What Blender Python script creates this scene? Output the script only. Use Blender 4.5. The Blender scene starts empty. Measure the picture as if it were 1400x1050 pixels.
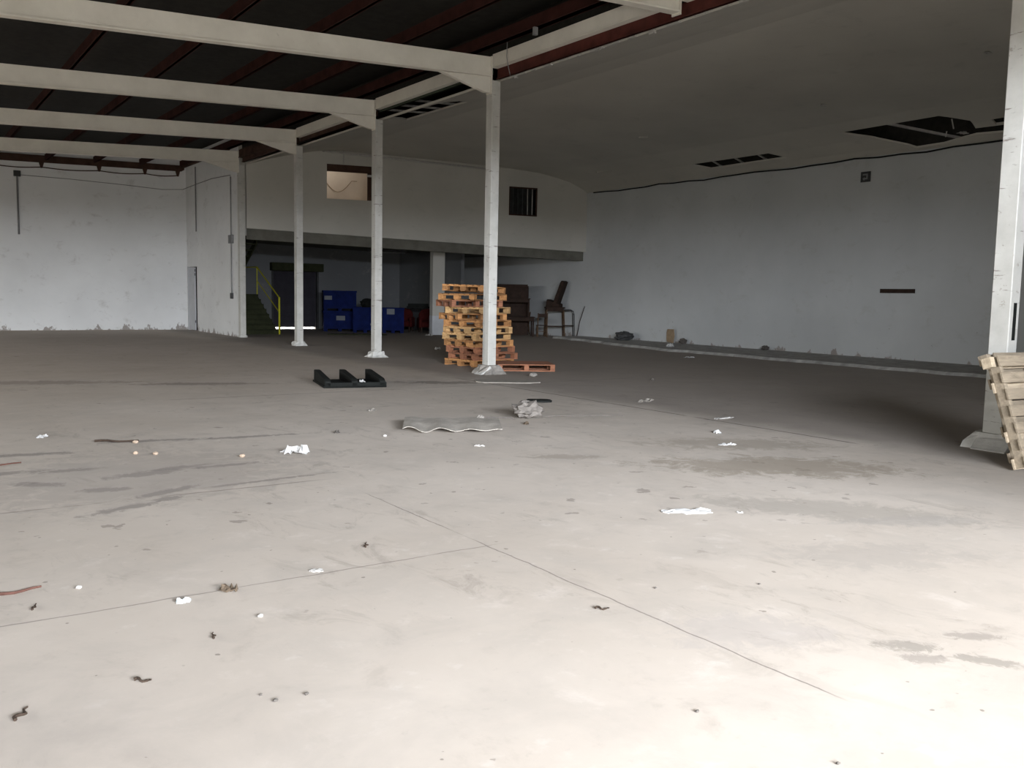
import bpy, bmesh, math, random
from mathutils import Vector, Matrix, Euler
random.seed(7)
C = bpy.context.scene.collection
R = math.radians
V = Vector

# ------------------------------------------------------------------ materials
def new_mat(name):
    m = bpy.data.materials.new(name); m.use_nodes = True
    nt = m.node_tree; b = nt.nodes['Principled BSDF']
    return m, nt, b
def N(nt, t, **k):
    n = nt.nodes.new(t)
    for a, v in k.items():
        if a in n.inputs.keys(): n.inputs[a].default_value = v
        else: setattr(n, a, v)
    return n
def L(nt, a, b): nt.links.new(a, b)
def ramp(nt, fac, stops):
    r = N(nt, 'ShaderNodeValToRGB'); e = r.color_ramp.elements
    while len(e) < len(stops): e.new(0.5)
    for i, (p, c) in enumerate(stops):
        e[i].position = p; e[i].color = (*c, 1) if len(c) == 3 else c
    L(nt, fac, r.inputs[0]); return r.outputs[0]
def mix(nt, fac, a, b, mode='MIX'):
    m = nt.nodes.new('ShaderNodeMix'); m.data_type = 'RGBA'; m.blend_type = mode
    if isinstance(fac, (int, float)): m.inputs[0].default_value = fac
    else: L(nt, fac, m.inputs[0])
    for i, s in ((6, a), (7, b)):
        if isinstance(s, tuple): m.inputs[i].default_value = (*s, 1)
        else: L(nt, s, m.inputs[i])
    return m.outputs[2]
def math_(nt, op, a, b=None, c=None, clamp=False):
    m = nt.nodes.new('ShaderNodeMath'); m.operation = op; m.use_clamp = clamp
    for i, s in enumerate((a, b, c)):
        if s is None: continue
        if isinstance(s, (int, float)): m.inputs[i].default_value = s
        else: L(nt, s, m.inputs[i])
    return m.outputs[0]
def noise(nt, vec, scale, detail=6, rough=.6, dist=0.0):
    n = N(nt, 'ShaderNodeTexNoise'); n.inputs['Scale'].default_value = scale
    n.inputs['Detail'].default_value = detail; n.inputs['Roughness'].default_value = rough
    n.inputs['Distortion'].default_value = dist
    L(nt, vec, n.inputs['Vector']); return n.outputs['Fac']
def wpos(nt):
    g = N(nt, 'ShaderNodeNewGeometry'); return g.outputs['Position']
def opos(nt):
    g = N(nt, 'ShaderNodeTexCoord'); return g.outputs['Object']
def scaled(nt, vec, s, loc=(0, 0, 0)):
    m = N(nt, 'ShaderNodeMapping'); m.inputs['Scale'].default_value = s; m.inputs['Location'].default_value = loc
    L(nt, vec, m.inputs['Vector']); return m.outputs[0]
def bump(nt, b, h, strength=.3, dist=.02):
    n = N(nt, 'ShaderNodeBump'); n.inputs['Strength'].default_value = strength; n.inputs['Distance'].default_value = dist
    L(nt, h, n.inputs['Height']); L(nt, n.outputs[0], b.inputs['Normal'])
def smooth(nt, v, a, b):
    m = N(nt, 'ShaderNodeMapRange'); m.interpolation_type = 'SMOOTHSTEP'
    m.inputs['From Min'].default_value = a; m.inputs['From Max'].default_value = b
    L(nt, v, m.inputs['Value']); return m.outputs[0]

def simple(name, col, rough=.7, var=.25, scale=6, metal=0, bmp=.0, streak=None, dark=None):
    """base colour broken by noise; optional darker blotches"""
    m, nt, b = new_mat(name)
    p = opos(nt)
    if streak: p = scaled(nt, p, streak)
    f = noise(nt, p, scale)
    c0 = tuple(v * (1 - var) for v in col); c1 = tuple(min(1, v * (1 + var)) for v in col)
    c = ramp(nt, f, [(.3, c0), (.7, c1)])
    if dark:
        g = noise(nt, p, scale * 2.3, 8, .7)
        c = mix(nt, smooth(nt, g, dark[0], dark[0] + .06), c, dark[1])
    L(nt, c, b.inputs['Base Color']); b.inputs['Roughness'].default_value = rough; b.inputs['Metallic'].default_value = metal; b.inputs['Specular IOR Level'].default_value = .12
    if bmp: bump(nt, b, f, bmp)
    return m

def wall_mat(name, col, dirt_z=.5):
    m, nt, b = new_mat(name)
    p = wpos(nt)
    sx = N(nt, 'ShaderNodeSeparateXYZ'); L(nt, p, sx.inputs[0]); z = sx.outputs[2]
    big = noise(nt, p, .45, 5, .55)
    c = ramp(nt, big, [(.3, tuple(v * .9 for v in col)), (.7, tuple(min(1, v * 1.04) for v in col))])
    # scuffs and soot blotches
    s = noise(nt, scaled(nt, p, (1, 1, 1.6)), 1.6, 9, .72, .4)
    c = mix(nt, math_(nt, 'MULTIPLY', smooth(nt, s, .54, .72), .38), c, (.33, .31, .28))
    chips = noise(nt, p, 5.5, 4, .6)
    low = smooth(nt, z, 3.4, .9)
    c = mix(nt, math_(nt, 'MULTIPLY', math_(nt, 'MULTIPLY', smooth(nt, chips, .70, .73), low), .6), c, (.22, .20, .19))
    # damp base band
    nb = noise(nt, scaled(nt, p, (1, 1, .5)), 2.6, 8, .7)
    band = math_(nt, 'SUBTRACT', math_(nt, 'MULTIPLY_ADD', nb, 3.2 * dirt_z, -1.55 * dirt_z), z)
    c = mix(nt, math_(nt, 'MULTIPLY', smooth(nt, band, -.02, .06), .8), c, (.20, .165, .14))
    L(nt, c, b.inputs['Base Color']); b.inputs['Roughness'].default_value = .85
    bump(nt, b, noise(nt, p, 9, 6, .6), .15, .01)
    return m

def floor_mat():
    m, nt, b = new_mat('concrete_floor')
    p = wpos(nt)
    sx = N(nt, 'ShaderNodeSeparateXYZ'); L(nt, p, sx.inputs[0]); X, Y = sx.outputs[0], sx.outputs[1]
    big = noise(nt, p, .35, 6, .6, .3); mid = noise(nt, p, 1.7, 8, .65, .5); fine = noise(nt, p, 14, 8, .7)
    c = ramp(nt, big, [(.3, (.435, .379, .320)), (.7, (.545, .484, .420))])
    c = mix(nt, math_(nt, 'MULTIPLY', smooth(nt, mid, .42, .68), .32), c, (.36, .325, .285))
    c = mix(nt, math_(nt, 'MULTIPLY', smooth(nt, fine, .60, .72), .22), c, (.28, .25, .22))
    c = mix(nt, math_(nt, 'MULTIPLY', smooth(nt, noise(nt, p, 4.0, 6, .6), .62, .72), .25), c, (.66, .62, .57))
    mt1 = noise(nt, p, 2.6, 10, .72, .3)
    c = mix(nt, math_(nt, 'MULTIPLY', smooth(nt, mt1, .46, .30), .30), c, (.30, .255, .215))
    c = mix(nt, math_(nt, 'MULTIPLY', smooth(nt, mt1, .54, .72), .35), c, (.64, .575, .515))
    # greyer patch at the near left
    c = mix(nt, math_(nt, 'MULTIPLY', math_(nt, 'MULTIPLY', smooth(nt, X, 1.9, .3), smooth(nt, Y, 4.6, 3.2)), math_(nt, 'MULTIPLY_ADD', mid, .9, -.05)), c, (.33, .29, .255))
    s2 = noise(nt, scaled(nt, p, (1, 1, 1), (7, 1, 0)), 4.2, 4, .55)
    c = mix(nt, math_(nt, 'MULTIPLY', math_(nt, 'MULTIPLY', smooth(nt, s2, .665, .70), smooth(nt, Y, 2.8, 5.0)), .6), c, (.19, .16, .135))
    sp3 = noise(nt, scaled(nt, p, (1, 1, 1), (1, 9, 0)), 13, 2, .5)
    c = mix(nt, math_(nt, 'MULTIPLY', smooth(nt, sp3, .74, .77), .65), c, (.13, .11, .09))
    sp = noise(nt, scaled(nt, p, (1, 1, 1), (3, 7, 0)), 7.5, 3, .5)
    c = mix(nt, math_(nt, 'MULTIPLY', smooth(nt, sp, .735, .76), .6), c, (.15, .125, .10))
    strk = noise(nt, scaled(nt, p, (1.0, .45, 1)), 3.1, 9, .75, 1.2)
    zone = smooth(nt, noise(nt, p, .55, 3, .5), .42, .60)
    c = mix(nt, math_(nt, 'MULTIPLY', math_(nt, 'MULTIPLY', smooth(nt, strk, .52, .66), zone), .45), c, (.25, .215, .18))
    # floor colour browner and darker further back
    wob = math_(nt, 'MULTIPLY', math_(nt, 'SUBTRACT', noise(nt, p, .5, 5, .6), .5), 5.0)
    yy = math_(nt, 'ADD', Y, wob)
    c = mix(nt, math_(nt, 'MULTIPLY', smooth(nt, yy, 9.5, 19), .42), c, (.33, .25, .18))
    # right hand bay: darker floor colour beyond the column line
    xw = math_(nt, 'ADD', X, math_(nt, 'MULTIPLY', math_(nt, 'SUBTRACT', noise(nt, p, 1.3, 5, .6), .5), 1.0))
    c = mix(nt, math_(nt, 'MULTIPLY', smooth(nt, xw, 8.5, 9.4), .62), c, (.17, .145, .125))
    # blotches
    def blot(cx, cy, rx, ry, rot, col, amt, nz=3.0, edge=.35):
        nonlocal c
        mp = N(nt, 'ShaderNodeMapping'); mp.vector_type = 'TEXTURE'
        mp.inputs['Location'].default_value = (cx, cy, 0); mp.inputs['Rotation'].default_value = (0, 0, rot)
        mp.inputs['Scale'].default_value = (rx, ry, 1); L(nt, p, mp.inputs['Vector'])
        ln = N(nt, 'ShaderNodeVectorMath', operation='LENGTH'); L(nt, mp.outputs[0], ln.inputs[0])
        d = math_(nt, 'ADD', ln.outputs['Value'], math_(nt, 'MULTIPLY', math_(nt, 'SUBTRACT', noise(nt, p, nz * 1.6, 10, .78, .8), .5), 4.2))
        c = mix(nt, math_(nt, 'MULTIPLY', smooth(nt, d, 1.0 + edge, 1.0 - edge), amt), c, col)
    blot(6.9, 5.5, 1.05, .45, R(-35), (.23, .19, .14), .65, 2.6)
    blot(7.6, 6.6, .9, .35, R(-30), (.27, .23, .18), .55, 2.6)
    blot(5.8, 4.1, .9, .3, R(-50), (.30, .27, .23), .5, 3)
    for bx, by, rx, ry, rt in ((1.78, 7.95, .30, .10, 5), (1.35, 7.45, .16, .08, -20), (1.75, 7.15, .30, .06, 25), (1.35, 6.75, .28, .06, 20), (.95, 7.9, .18, .08, -35), (2.1, 8.1, .25, .06, 8),
                               (1.25, 8.4, .22, .07, 0), (1.7, 6.9, .12, .06, 10), (2.45, 8.0, .3, .05, 0), (1.0, 9.4, .5, .07, -10), (2.2, 9.7, .5, .06, -10), (3.1, 9.5, .5, .06, -5), (.6, 8.5, .5, .07, 0), (2.6, 7.2, .5, .03, 5)):
        blot(bx, by, rx, ry, R(rt), (.17, .15, .135), .65, 5.0)
    blot(1.7, 7.9, 1.3, 1.0, R(10), (.30, .265, .235), .40, 2.6)
    blot(4.3, 15.3, 1.0, .2, R(-20), (.14, .11, .09), .6, 3.0)
    blot(8.1, 13.9, .7, .25, R(-30), (.12, .10, .08), .6, 3.0)
    blot(2.0, 16.5, 1.4, .3, R(-20), (.16, .125, .10), .5, 3.0)
    blot(5.4, 6.9, .35, .12, R(-30), (.25, .21, .17), .5, 4.0)
    blot(5.0, 3.2, .55, .25, R(-30), (.36, .32, .28), .5, 4)
    blot(3.77, 2.25, .13, .06, R(-40), (.20, .18, .15), .6, 9)
    blot(3.70, 2.12, .10, .05, R(-30), (.24, .21, .18), .6, 9)
    blot(3.92, 1.95, .14, .05, R(-60), (.20, .18, .15), .6, 9)
    blot(4.15, 2.15, .12, .05, R(-40), (.24, .21, .18), .6, 9)
    blot(3.3, 2.75, .38, .2, R(-30), (.38, .34, .31), .45, 5)
    blot(6.0, 3.6, .5, .12, R(-25), (.34, .31, .28), .45, 4)
    # saw-cut joints
    wj = math_(nt, 'MULTIPLY', math_(nt, 'SUBTRACT', noise(nt, p, 3, 4, .6), .5), .05)
    def joint(coord, at, w, lim, lo, hi, amt=.6):
        nonlocal c
        d = math_(nt, 'ABSOLUTE', math_(nt, 'SUBTRACT', math_(nt, 'ADD', coord, wj), at))
        a = math_(nt, 'MULTIPLY', smooth(nt, d, w, w * .3), math_(nt, 'MULTIPLY', smooth(nt, lim, lo - .1, lo + .1), smooth(nt, lim, hi + .2, hi - .2)))
        a = math_(nt, 'MULTIPLY', a, smooth(nt, noise(nt, p, 1.1, 4, .6), .34, .5))
        c = mix(nt, math_(nt, 'MULTIPLY', a, amt), c, (.12, .10, .09))
    joint(Y, 4.62, .010, X, -6, 3.05, .6)
    joint(X, 3.04, .008, Y, 2.1, 6.3, .7)
    joint(Y, 7.0, .02, X, .6, 2.9, .6)
    joint(Y, 13.2, .03, X, 3, 12, .6)
    joint(X, 8.8, .03, Y, 6, 14.5, .9)
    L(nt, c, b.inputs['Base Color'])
    b.inputs['Roughness'].default_value = .78
    bump(nt, b, fine, .12, .01)
    return m

def column_mat():
    m, nt, b = new_mat('white_painted_steel')
    p = wpos(nt)
    f = noise(nt, p, 2.2, 7, .65)
    c = ramp(nt, f, [(.3, (.40, .39, .355)), (.7, (.54, .53, .49))])
    # horizontal cracks / scabs of rust
    s = noise(nt, scaled(nt, p, (.7, .7, 6)), 2.6, 5, .65)
    c = mix(nt, math_(nt, 'MULTIPLY', smooth(nt, s, .62, .67), .8), c, (.13, .10, .085))
    g = noise(nt, p, 11, 6, .7)
    c = mix(nt, math_(nt, 'MULTIPLY', smooth(nt, g, .62, .68), .6), c, (.20, .16, .13))
    L(nt, c, b.inputs['Base Color']); b.inputs['Roughness'].default_value = .6
    return m
def beam_mat():
    m, nt, b = new_mat('cream_painted_beam')
    p = wpos(nt)
    f = noise(nt, p, 1.4, 7, .65)
    c = ramp(nt, f, [(.3, (.62, .585, .51)), (.7, (.76, .725, .64))])
    g = noise(nt, p, 7, 6, .7)
    c = mix(nt, math_(nt, 'MULTIPLY', smooth(nt, g, .66, .74), .4), c, (.30, .25, .20))
    L(nt, c, b.inputs['Base Color']); b.inputs['Roughness'].default_value = .65
    return m
def wood_mat(name, col, dark):
    m, nt, b = new_mat(name)
    oi = N(nt, 'ShaderNodeObjectInfo')
    p = N(nt, 'ShaderNodeVectorMath', operation='ADD'); L(nt, opos(nt), p.inputs[0])
    cb = N(nt, 'ShaderNodeCombineXYZ'); L(nt, math_(nt, 'MULTIPLY', oi.outputs['Random'], 31.0), cb.inputs[0]); L(nt, cb.outputs[0], p.inputs[1])
    g = noise(nt, scaled(nt, p.outputs[0], (1.5, 9, 9)), 3.2, 8, .65, .6)
    big = noise(nt, p.outputs[0], 2.2, 3, .5)
    c = ramp(nt, g, [(.28, dark), (.66, col)])
    c = mix(nt, math_(nt, 'MULTIPLY', smooth(nt, big, .45, .7), .4), c, tuple(v * .55 for v in col))
    hv = N(nt, 'ShaderNodeHueSaturation'); L(nt, c, hv.inputs['Color'])
    L(nt, math_(nt, 'MULTIPLY_ADD', oi.outputs['Random'], .55, .7), hv.inputs['Value'])
    L(nt, hv.outputs[0], b.inputs['Base Color']); b.inputs['Roughness'].default_value = .8
    bump(nt, b, g, .25, .004)
    return m
def corr_mat():
    m, nt, b = new_mat('dark_corrugated_sheet')
    p = wpos(nt)
    f = noise(nt, p, .8, 6, .6)
    L(nt, ramp(nt, f, [(.3, (.030, .026, .024)), (.7, (.055, .046, .042))]), b.inputs['Base Color'])
    b.inputs['Roughness'].default_value = .9
    return m
def emit_mat(name, col, s):
    m, nt, b = new_mat(name)
    b.inputs['Emission Color'].default_value = (*col, 1); b.inputs['Emission Strength'].default_value = s
    b.inputs['Base Color'].default_value = (*col, 1)
    return m

M = dict(
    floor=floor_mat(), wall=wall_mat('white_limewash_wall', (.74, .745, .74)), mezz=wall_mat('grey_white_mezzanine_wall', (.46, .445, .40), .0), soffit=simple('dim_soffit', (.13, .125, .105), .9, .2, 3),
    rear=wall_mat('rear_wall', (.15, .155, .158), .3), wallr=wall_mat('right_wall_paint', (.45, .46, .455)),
    ceil=wall_mat('ceiling_board', (.48, .46, .405), .0), roof=corr_mat(), void=simple('dark_void', (.025, .023, .02)),
    col=column_mat(), beam=beam_mat(),
    purl=simple('dark_red_purlin', (.040, .014, .011), .8, .35, 3), red=simple('red_oxide_steel', (.075, .022, .017), .7, .35, 3, dark=(.62, (.05, .02, .015))),
    brown=simple('dark_brown_steel', (.055, .03, .022), .8, .35, 3),
    green=simple('dark_green_steel', (.045, .055, .04), .8, .3, 3),
    conc=simple('rough_concrete', (.25, .23, .205), .9, .3, 9, bmp=.6), wconc=simple('whitewashed_concrete', (.50, .49, .46), .85, .15, 9, bmp=.5),
    slab=simple('kerb_concrete', (.34, .33, .31), .9, .3, 4, bmp=.3, dark=(.62, (.18, .16, .15))),
    w1=wood_mat('orange_pine', (.50, .25, .09), (.22, .09, .03)), w2=wood_mat('red_brown_pine', (.34, .14, .07), (.16, .06, .03)),
    w3=wood_mat('weathered_pine', (.38, .31, .22), (.21, .165, .115)), w4=wood_mat('pale_pine', (.60, .38, .17), (.30, .16, .06)),
    black=simple('black_plastic', (.010, .011, .010), .8, .3, 5), dgrey=simple('dark_grey_metal', (.05, .05, .05), .5, .3, 5),
    grey=simple('grey_pvc', (.20, .20, .20), .6, .15, 5), blue=simple('blue_plastic', (.004, .010, .065), .8, .3, 4), label=simple('paper_label', (.16, .17, .18), .8, .1, 9),
    door=simple('pale_grey_door_paint', (.50, .51, .53), .7, .08, 3), shut=simple('dark_shutter', (.035, .032, .04), .6, .2, 3),
    yellow=simple('yellow_paint', (.50, .47, .02), .5, .12, 6), step=simple('dark_olive_step', (.03, .033, .016), .8, .3, 5),
    dred=simple('dark_red_fabric', (.05, .007, .006), .9, .3, 8), dwood=simple('dark_brown_wood', (.030, .018, .013), .7, .35, 5),
    cwood=simple('dull_chair_wood', (.085, .052, .03), .7, .3, 6), paper=simple('white_paper', (.46, .455, .44), .9, .08, 12), tan=simple('brown_cardboard', (.30, .22, .14), .9, .2, 8),
    sheet=simple('fibre_cement_sheet', (.30, .275, .24), .9, .18, 7, bmp=.4, dark=(.66, (.22, .19, .17))), twig=simple('brown_twig', (.045, .032, .024), .9, .3, 12), rtwig=simple('reddish_stick', (.09, .045, .035), .9, .3, 12),
    beige=simple('beige_room_wall', (.70, .62, .53), .8, .08, 1.5), leaf=simple('dry_leaf', (.09, .068, .048), .9, .3, 20),
    rag=simple('grey_crumpled_rag', (.15, .135, .12), .95, .3, 10), plaster=simple('plaster_flake', (.40, .385, .36), .9, .12, 12), glass=simple('pale_glass_shard', (.55, .60, .60), .3, .1, 12),
    pebble=simple('dark_pebble', (.10, .09, .08), .9, .3, 12), fluff=simple('orange_white_fluff', (.36, .28, .21), .9, .2, 20),
)

# ------------------------------------------------------------------ mesh helpers
class MB:
    def __init__(s): s.bm = bmesh.new()
    def box(s, x0, x1, y0, y1, z0, z1, mat=None):
        vs = [s.bm.verts.new(p) for p in ((x0, y0, z0), (x1, y0, z0), (x1, y1, z0), (x0, y1, z0), (x0, y0, z1), (x1, y0, z1), (x1, y1, z1), (x0, y1, z1))]
        for f in ((0, 3, 2, 1), (4, 5, 6, 7), (0, 1, 5, 4), (1, 2, 6, 5), (2, 3, 7, 6), (3, 0, 4, 7)): s.bm.faces.new([vs[i] for i in f])
        if mat is not None:
            for v in vs: v.co = mat @ v.co
        return vs
    def bar(s, a, b, w, h=None, up=(0, 0, 1)):
        a, b = V(a), V(b); h = h or w; d = b - a; l = d.length; d.normalize(); u = V(up)
        if abs(d.dot(u)) > .99: u = V((0, 1, 0))
        sd = d.cross(u).normalized(); u = sd.cross(d)
        m = Matrix(((sd.x, d.x, u.x, a.x), (sd.y, d.y, u.y, a.y), (sd.z, d.z, u.z, a.z), (0, 0, 0, 1)))
        return s.box(-w / 2, w / 2, 0, l, -h / 2, h / 2, m)
    def prism(s, pts, o, ax, ay, t):
        """polygon pts (in plane ax, ay at o) extruded by vector t"""
        o, ax, ay, t = V(o), V(ax), V(ay), V(t)
        a = [s.bm.verts.new(o + ax * x + ay * y) for x, y in pts]; b = [s.bm.verts.new(v.co + t) for v in a]
        n = len(a); s.bm.faces.new(a); s.bm.faces.new(b[::-1])
        for i in range(n): s.bm.faces.new((a[i], b[i], b[(i + 1) % n], a[(i + 1) % n]))
    def tube(s, pts, r, n=8):
        pts = [V(p) for p in pts]; rings = []
        for i, p in enumerate(pts):
            d = (pts[min(i + 1, len(pts) - 1)] - pts[max(i - 1, 0)]).normalized()
            u = V((0, 0, 1)) if abs(d.z) < .9 else V((0, 1, 0))
            a = d.cross(u).normalized(); c = a.cross(d)
            rr = r[i] if isinstance(r, (list, tuple)) else r
            rings.append([s.bm.verts.new(p + (a * math.cos(2 * math.pi * k / n) + c * math.sin(2 * math.pi * k / n)) * rr) for k in range(n)])
        for i in range(len(rings) - 1):
            for k in range(n): s.bm.faces.new((rings[i][k], rings[i][(k + 1) % n], rings[i + 1][(k + 1) % n], rings[i + 1][k]))
        s.bm.faces.new(rings[0][::-1]); s.bm.faces.new(rings[-1])
    def build(s, name, mat, parent=None, loc=(0, 0, 0), rot=(0, 0, 0), bevel=0, smooth=False, **tags):
        bm = s.bm
        bmesh.ops.recalc_face_normals(bm, faces=bm.faces[:])
        if bevel: bmesh.ops.bevel(bm, geom=bm.edges[:], offset=bevel, segments=1, affect='EDGES', profile=.5)
        me = bpy.data.meshes.new(name); bm.to_mesh(me); bm.free()
        if smooth:
            for p in me.polygons: p.use_smooth = True
        me.materials.append(M[mat] if isinstance(mat, str) else mat)
        o = bpy.data.objects.new(name, me); C.objects.link(o); o.parent = parent; o.location = loc; o.rotation_euler = rot
        for k, v in tags.items(): o[k] = v
        return o
def thing(name, label, cat, loc=(0, 0, 0), rot=(0, 0, 0), group=None):
    o = bpy.data.objects.new(name, None); C.objects.link(o); o.location = loc; o.rotation_euler = rot; o.empty_display_size = .1
    o['label'] = label; o['category'] = cat
    if group: o['group'] = group
    return o
def tag(o, label, cat, group=None):
    o['label'] = label; o['category'] = cat
    if group: o['group'] = group
    return o
def struct(o): o['kind'] = 'structure'; return o
def dup(root, label, loc=None, rot=None, group=None):
    def cp(o, par):
        c = o.copy(); C.objects.link(c); c.parent = par
        for ch in [k for k in allobj if k.parent == o]: cp(ch, c)
        return c
    allobj = list(C.objects)
    c = cp(root, None); c['label'] = label
    if loc is not None: c.location = loc
    if rot is not None: c.rotation_euler = rot
    if group: c['group'] = group
    return c
def lump(name, mat, loc, size, seed, rough=.35, flat=1.0, rot=0, sub=3, **tags):
    """crumpled / broken lump resting on its base"""
    rnd = random.Random(seed); bm = bmesh.new(); bmesh.ops.create_icosphere(bm, subdivisions=sub, radius=.5)
    ph = [(V((rnd.uniform(-1, 1), rnd.uniform(-1, 1), rnd.uniform(-1, 1))).normalized(), rnd.uniform(3, 11), rnd.uniform(0, 6)) for _ in range(9)]
    for v in bm.verts:
        d = v.co.normalized(); k = 1 + rough * sum(abs(math.sin(a.dot(d) * f + q)) - .5 for a, f, q in ph) / 3.2 + rnd.uniform(-.05, .05)
        v.co = V((v.co.x * size[0], v.co.y * size[1], v.co.z * size[2])) * k
    zmin = min(v.co.z for v in bm.verts)
    for v in bm.verts: v.co.z = max(0, (v.co.z - zmin) - size[2] * .12)
    m = MB(); m.bm.free(); m.bm = bm
    return m.build(name, mat, None, loc, (0, 0, rot), **tags)
def scrap(name, mat, loc, w, d, h, seed, rot=0, nx=7, ny=5, **tags):
    """thin ragged crumpled sheet lying on the floor"""
    rnd = random.Random(seed); bm = bmesh.new(); g = []
    for i in range(nx + 1):
        row = []
        for j in range(ny + 1):
            x = (i / nx - .5) * w; y = (j / ny - .5) * d
            e = (i in (0, nx)) or (j in (0, ny))
            row.append(bm.verts.new((x + rnd.uniform(-.5, .5) * w / nx, y + rnd.uniform(-.5, .5) * d / ny, (rnd.random() ** 1.5) * h * (.35 if e else 1) + .003)))
        g.append(row)
    for i in range(nx):
        for j in range(ny):
            if (i in (0, nx - 1) and j in (0, ny - 1)) or (rnd.random() < .06 and (i in (0, nx - 1) or j in (0, ny - 1))): continue
            bm.faces.new((g[i][j], g[i + 1][j], g[i + 1][j + 1], g[i][j + 1]))
    for v in [v for v in bm.verts if not v.link_faces]: bm.verts.remove(v)
    r = bmesh.ops.extrude_face_region(bm, geom=bm.faces[:])
    for v in r['geom']:
        if isinstance(v, bmesh.types.BMVert): v.co.z = max(0, v.co.z - .004)
    m = MB(); m.bm.free(); m.bm = bm
    return m.build(name, mat, None, loc, (0, 0, rot), **tags)

# ------------------------------------------------------------------ plan (metres; camera stands at x=0, y=0)
ROW, BAY, Y5 = 9.94, 5.05, 30.29            # column line, column spacing, farthest column
XW, YB = 22.2, 36.7                           # right wall, rear wall
XL, YF = -10.0, -1.2                           # left wall, front wall behind the camera
def roof_z(x): return 5.87 + .047 * (x - 1.54) if x < ROW else 7.4

def wall(name, a, b, z0, z1, holes, t, mat, skew=None):
    """upright wall from plan point a to b (thickness t to the left of a->b), holes = (u0,u1,z0,z1)"""
    a, b = V((*a, 0)), V((*b, 0)); d = (b - a); l = d.length; d.normalize(); n = V((-d.y, d.x, 0))
    us = sorted({0, l} | {h[0] for h in holes} | {h[1] for h in holes}); zs = sorted({z0, z1} | {h[2] for h in holes} | {h[3] for h in holes})
    mt = Matrix(((d.x, n.x, 0, a.x), (d.y, n.y, 0, a.y), (0, 0, 1, 0), (0, 0, 0, 1)))
    m = MB()
    solid = lambda u, z: not any(h[0] < u < h[1] and h[2] < z < h[3] for h in holes)
    for i in range(len(us) - 1):
        j = 0
        while j < len(zs) - 1:
            if not solid((us[i] + us[i + 1]) / 2, (zs[j] + zs[j + 1]) / 2): j += 1; continue
            k = j
            while k + 1 < len(zs) - 1 and solid((us[i] + us[i + 1]) / 2, (zs[k + 1] + zs[k + 2]) / 2): k += 1
            vs = m.box(us[i], us[i + 1], 0, t, zs[j], zs[k + 1])
            if skew:
                for v in vs:
                    if abs(v.co.z - z0) < 1e-4: v.co.z += skew * v.co.x / l
            for v in vs: v.co = mt @ v.co
            j = k + 1
    bmesh.ops.remove_doubles(m.bm, verts=m.bm.verts[:], dist=1e-4)
    return struct(m.build(name, mat))

# --- floor and the yard outside
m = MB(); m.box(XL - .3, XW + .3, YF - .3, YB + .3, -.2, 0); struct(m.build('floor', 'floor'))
m = MB(); m.box(-60, 70, YB + .3, 90, -.25, -.03); struct(m.build('ground_rear_yard', 'slab'))
m = MB(); m.box(-60, 70, -60, YF - .3, -.25, -.03); m.box(-60, XL - .3, YF - .3, YB + .3, -.25, -.03)
struct(m.build('ground', 'dgrey'))
# --- walls
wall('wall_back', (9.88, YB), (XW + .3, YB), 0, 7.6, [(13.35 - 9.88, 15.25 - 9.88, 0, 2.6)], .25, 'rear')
wall('wall_back_left', (XL, YB), (9.88, YB), 0, 7.0, [], .25, 'wall')
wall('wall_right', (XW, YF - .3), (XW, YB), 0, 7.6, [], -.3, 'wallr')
wall('wall_left', (XL, YF), (XL, YB), 0, 7.0, [(5.5, 33.5, 0, 3.3)], .3, 'wall')
wall('wall_front', (XL, YF), (XW, YF), 0, 7.6, [(XL * -1 - 1.2, XL * -1 + 6.4, 0, 4.4)], -.3, 'wall')
wall('wall_stair_side', (9.88, 30.42), (9.88, YB), 0, 7.0, [(4.95, 6.05, 0, 2.45)], -.2, 'wall')
# mezzanine front: runs slightly askew from the last column to the right wall
FA, FB = (10.08, 30.2), (22.2, 27.2)
FL = math.hypot(FB[0] - FA[0], FB[1] - FA[1]); FD = V(((FB[0] - FA[0]) / FL, (FB[1] - FA[1]) / FL, 0)); FN = V((-FD.y, FD.x, 0))
def fu(x): return (x - FA[0]) / FD.x
W1 = (fu(12.66), fu(14.16), 4.76, 5.93); W2 = (fu(19.12), fu(20.22), 4.52, 5.57)
wall('wall_mezzanine', FA, FB, 3.64, 6.7, [W1, W2], .15, 'mezz', skew=-.36)
def fpt(u, n, z): p = V((*FA, 0)) + FD * u + FN * n; return V((p.x, p.y, z))
FM = Matrix(((FD.x, FN.x, 0, FA[0]), (FD.y, FN.y, 0, FA[1]), (0, 0, 1, 0), (0, 0, 0, 1)))
m = MB(); m.box(9.9, 10.12, 30.33, 30.41, 3.4, 6.7); struct(m.build('trim_6', 'mezz'))
# mezzanine slab and its downstand
m = MB()
vs = [m.bm.verts.new(p) for p in (fpt(0, .15, 3.5), fpt(FL, .15, 3.18), V((XW, YB, 3.3)), V((10.08, YB, 3.55)))]
vt = [m.bm.verts.new(v.co + V((0, 0, .22))) for v in vs]
m.bm.faces.new(vs); m.bm.faces.new(vt[::-1])
for i in range(4): m.bm.faces.new((vs[i], vt[i], vt[(i + 1) % 4], vs[(i + 1) % 4]))
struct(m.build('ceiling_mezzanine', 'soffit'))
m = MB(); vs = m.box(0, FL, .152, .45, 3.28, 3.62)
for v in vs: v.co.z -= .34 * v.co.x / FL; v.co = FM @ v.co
struct(m.build('trim_1', 'soffit'))
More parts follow.
